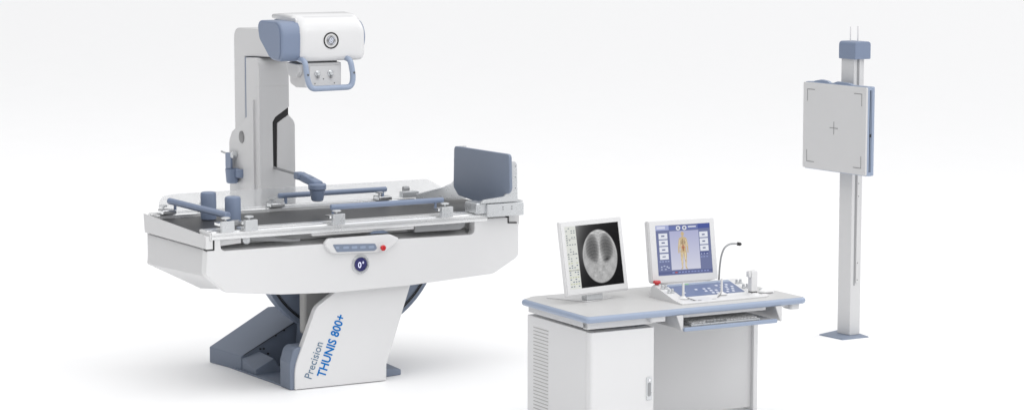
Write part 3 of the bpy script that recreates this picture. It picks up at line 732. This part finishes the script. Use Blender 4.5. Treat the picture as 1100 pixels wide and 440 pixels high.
# ------------------------------------------------------------------ monitors
def monitor(name, label, p, yaw, tl, w, h, depth, bez, img, mt, back, chin=0.0):
    t = Thing(name, label, "monitor", (0, 0, 0), tuple(Vector(DO) + Matrix.Rotation(DA, 3, 'Z') @ Vector(p)), DA + yaw)
    M = Matrix.Rotation(-tl, 4, 'X')  # lean back
    def tr(bm): bmesh.ops.transform(bm, matrix=M, verts=bm.verts); return bm
    bz = bez
    # frame ring
    bm = B(); o_ = rr(0, w, 0, h, .010, 4)
    if chin:
        o_ = fillet([(0.0, .012), (w * .5, -chin), (w, .012), (w, h), (0, h)], [.02, 1.2, .02, .014, .014], 7)
    prism(bm, 'xz', o_, .0005, depth)
    case = obj(t, "monitor_case", tr(bm), mt, bev=.006, seg=3)
    bm = B()
    x0, x1, z0, z1 = bz[0], w - bz[1], bz[2], h - bz[3]
    e = .004
    fr = [(0 + .008, x0, .008 + max(0, 0), h - .008)]
    for (a, b, c, d) in ((.006, x0, .010, h - .008), (x1, w - .006, .010, h - .008), (x0, x1, z1, h - .008), (x0, x1, .010, z0)):
        box(bm, a, b, -.004, .0003, c, d)
    fb = obj(t, "bezel", tr(bm), WHITE)
    sc = raster_obj(t, "screen", img, tuple(M @ Vector((x0, -.0008, z0))), tuple(M.to_3x3() @ Vector((1, 0, 0))), tuple(M.to_3x3() @ Vector((0, 0, 1))), x1 - x0, z1 - z0, t.o)
    bm = B()
    if back == 'flat': loft(bm, [[(.04, depth, .05), (w - .04, depth, .05), (w - .04, depth, h - .05), (.04, depth, h - .05)], [(.10, depth + .03, .10), (w - .10, depth + .03, .10), (w - .10, depth + .03, h - .12), (.10, depth + .03, h - .12)]])
    else: loft(bm, [[(.01, depth, .02), (w - .01, depth, .02), (w - .01, depth, h - .01), (.01, depth, h - .01)], [(.06, depth + .06, .06), (w - .06, depth + .06, .06), (w - .06, depth + .06, h - .06), (.06, depth + .06, h - .06)]])
    obj(t, "rear_shell", tr(bm), mt, bev=.006)
    return t
m1 = monitor("monitor", "flat white monitor showing a chest X-ray, on the left end of the desk", (.122, .425, .795), rad(9.1), rad(10.0), .462, .430, .026, (.030, .030, .042, .030), xray(), WHITE, 'flat')
obj(m1, "neck", loft(B(), [[(.165, .02, -.036), (.285, .02, -.036), (.285, .07, -.036), (.165, .07, -.036)], [(.165, .035, .05), (.285, .035, .05), (.285, .075, .05), (.165, .075, .05)]]), SILVER, bev=.003)
# foot plate, turned so that one corner points forward
bm = B(); A_ = [(.058, .27), (.150, .005), (.385, .045), (.33, .31)]
prism(bm, 'xy', fillet(A_, .01), -.0435, -.037)
obj(m1, "stand_foot", bm, WHITE, bev=.002)
m2 = monitor("monitor", "thick-cased white monitor showing a human figure, behind the sloped control console", (.704, .445, .820), rad(-4.5), rad(9.5), .440, .372, .045, (.045, .034, .050, .030), ctrl(), WHITE, 'deep', chin=.022)
m2.o.name = "monitor.001"
obj(m2, "neck", loft(B(), [[(.12, .03, -.070), (.30, .03, -.070), (.30, .16, -.070), (.12, .16, -.070)], [(.15, .05, .06), (.27, .05, .06), (.27, .12, .06), (.15, .12, .06)]]), WHITE, bev=.01)

# ------------------------------------------------------------------ control console
C0 = Thing("control_console", "sloped white control console with blue key field, red stop button and two joysticks", "control console", (.98, .28, .752), DO, DA)
fy, by, fz, bz_ = .118, .425, .764, .822
def sl(x, v, h_=0.0):
    """point on the slanted deck: x along, v 0 (front) to 1 (back)"""
    return Vector((x, fy + .012 + (by - fy - .03) * v, fz + (bz_ - fz) * v + h_))
pr = fillet([(fy, .752), (fy, fz - .003), (fy + .07, fz + .006), (by - .06, bz_ - .006), (by, bz_), (by + .03, .752)], [0, .004, .03, .01, .01, 0], 4)
cb_ = obj(C0, "console_body", loft(B(), [[(.690, y, z) for y, z in pr], [(.700, y, z) for y, z in pr], [(1.262, y, z) for y, z in pr], [(1.272, y, z - .002 if z > .76 else z) for y, z in pr]]), WHITE, bev=.003)
def dz(y):
    if y < fy + .07: return fz - .003 + (y - fy) / .07 * .009
    return fz + .006 + (y - fy - .07) / (by - .06 - fy - .07) * (bz_ - .006 - fz - .006)
def slab(bm, x0, x1, y0, y1, h0, h1):
    vs = [(x0, y0, dz(y0)), (x1, y0, dz(y0)), (x1, y1, dz(y1)), (x0, y1, dz(y1))]
    loft(bm, [[(x, y, z + h0) for x, y, z in vs], [(x, y, z + h1) for x, y, z in vs]]); return bm
ky0, ky1 = fy + .095, by - .065
kf = obj(C0, "key_field", slab(B(), .765, 1.195, ky0, ky1, -.002, .0022), PANELB, cb_)
obj(C0, "status_strip", slab(B(), .765, 1.195, ky1 + .003, ky1 + .028, -.002, .0024), BLUEL, cb_)
obj(C0, "green_indicator", slab(B(), .865, .91, ky1 + .009, ky1 + .020, .0026, .0034), mat("green_print", (.25, .5, .2), .4), cb_)
rng = random.Random(2)
for (r_, cs) in ((0, (.98, 1.01, 1.08, 1.12)), (1, (.80, .95, .985, 1.02, 1.10, 1.135)), (2, (.90, .955, .99, 1.075, 1.11, 1.15)), (3, (1.06, 1.095, 1.13))):
    for c in cs:
        y = ky0 + .012 + r_ * .030
        obj(C0, "key", slab(B(), c, c + .017, y, y + .014, .0024, .004), KEYW, cb_)
def knob(x, y, r=.010, m_=SILVER):
    z = dz(y); obj(C0, "knob", lathe(B(), [(r + .003, z - .002), (r + .003, z + .004), (r, z + .006), (r * .9, z + .022), (r * .6, z + .024), (.001, z + .0245)], (x, y, 0), 'z', 16), m_, cb_)
for x, y in ((.712, .345), (.735, .345), (.718, .285), (.742, .285)): knob(x, y, .0085)
for x, y in ((1.222, .335), (1.248, .335), (1.222, .265), (1.248, .265)): knob(x, y, .0085)
z = dz(.385)
rb = obj(C0, "stop_button", lathe(B(), [(.022, z - .02), (.022, z + .004), (.016, z + .006), (.001, z + .0065)], (.712, .405, 0), 'z', 20), WHITE, cb_)
obj(C0, "button_cap", lathe(B(), [(.012, z + .004), (.013, z + .012), (.023, z + .015), (.024, z + .024), (.019, z + .031), (.003, z + .033)], (.712, .405, 0), 'z', 24), RED, cb_)
obj(C0, "deck_print", slab(slab(slab(B(), .80, .815, .14, .15, .0006, .0012), .822, .846, .135, .143, .0006, .0012), .92, .95, .14, .144, .0006, .0012), PRINTG, cb_)
for x, y in ((.765, .205), (1.035, .215)):
    z = dz(y)
    js = obj(C0, "joystick", lathe(B(), [(.034, z - .004), (.034, z), (.016, z + .007), (.0075, z + .012), (.0065, z + .08), (.0065, z + .088), (.001, z + .0895)], (x, y, 0), 'z', 20), WHITE, cb_)
obj(C0, "cable", tube(B(), [(.765, .205, dz(.2) + .01), (.79, .16, dz(.16) + .005), (.80, .14, dz(.14) + .003)], .0022, 8), DGREY, cb_)
obj(C0, "cable", tube(B(), [(1.035, .215, dz(.215) + .012), (1.0, .18, dz(.18) + .005), (.975, .165, dz(.165) + .003)], .0022, 8), DGREY, cb_)
obj(C0, "palm_rest", prism(B(), 'xy', fillet([(.693, .108), (1.275, .108), (1.325, .150), (1.325, .19), (.693, .19)], .006), .7518, .760), WHITE, cb_, bev=.002)

# microphone
Mi = Thing("gooseneck_microphone", "thin silver gooseneck microphone with black tip behind the control console", "microphone", (1.165, .44, .752), DO, DA)
obj(Mi, "mic_base", lathe(B(), [(.018, .7518), (.018, .765), (.009, .775), (.007, .815), (.001, .816)], (1.165, .44, 0), 'z', 18), DGREY)
mp = [(1.165, .44, .80), (1.170, .44, .89), (1.180, .44, .96), (1.200, .44, 1.006), (1.235, .44, 1.027), (1.280, .44, 1.026), (1.296, .44, 1.024)]
obj(Mi, "gooseneck", tube(B(), mp, .0055, 10, smooth=.03), MGREY)
obj(Mi, "mic_tip", tube(B(), [(1.290, .44, 1.024), (1.296, .44, 1.024), (1.314, .44, 1.021), (1.322, .44, 1.020)], [.006, .0105, .0105, .005], 14), BLACK)

# hand switch
Hs = Thing("hand_switch", "upright white hand switch standing on a cone base at the console's right corner", "hand switch", (1.222, .17, .7605), DO, DA)
obj(Hs, "switch_base", lathe(B(), [(.044, .7602), (.044, .764), (.034, .770), (.022, .778), (.001, .779)], (1.222, .17, 0), 'z', 24), WHITE)
obj(Hs, "switch_collar", box(B(), 1.203, 1.241, .152, .188, .776, .783), BLACK)
obj(Hs, "switch_grip", box(B(), 1.200, 1.243, .150, .190, .783, .905), WHITE, bev=.005, seg=3)
obj(Hs, "switch_trigger", box(B(), 1.184, 1.200, .155, .185, .868, .903), WHITE, bev=.004)

# mouse
Ms = Thing("computer_mouse", "white computer mouse at the right end of the desktop", "mouse", (1.368, .245, .752), DO, DA)
bm = bmesh.new(); bmesh.ops.create_uvsphere(bm, u_segments=28, v_segments=16, radius=1)
for v in bm.verts:
    x, y, z_ = v.co
    s_ = 1 - .12 * x
    v.co = Vector((1.368 + x * .052, .245 + y * .033 * s_, .7575 + (max(z_, -.1)) * .031 * (1 + .18 * x)))
bmesh.ops.rotate(bm, verts=bm.verts, cent=(1.368, .245, .752), matrix=Matrix.Rotation(rad(-8), 3, 'Z'))
obj(Ms, "mouse_shell", bm, mat("mouse_plastic", (0.82, 0.82, 0.82), 0.35, coat=0.4), sharp=60)
bm = B(); box(bm, 1.320, 1.368, .2435, .2465, .772, .7815, None)
obj(Ms, "mouse_seam", bm, SILVER)
bm = lathe(B(), [(.0405, .7518), (.0415, .7600)], (0, 0, 0), 'z', 28)
for v in bm.verts: v.co = Vector((1.366 + v.co.x * 1.28, .245 + v.co.y * .84, v.co.z))
obj(Ms, "mouse_sole", bm, mat("mouse_sole_shade", (0.33, 0.33, 0.34), 0.5))  # sole enlarged, its dark grey standing in for shade under the mouse
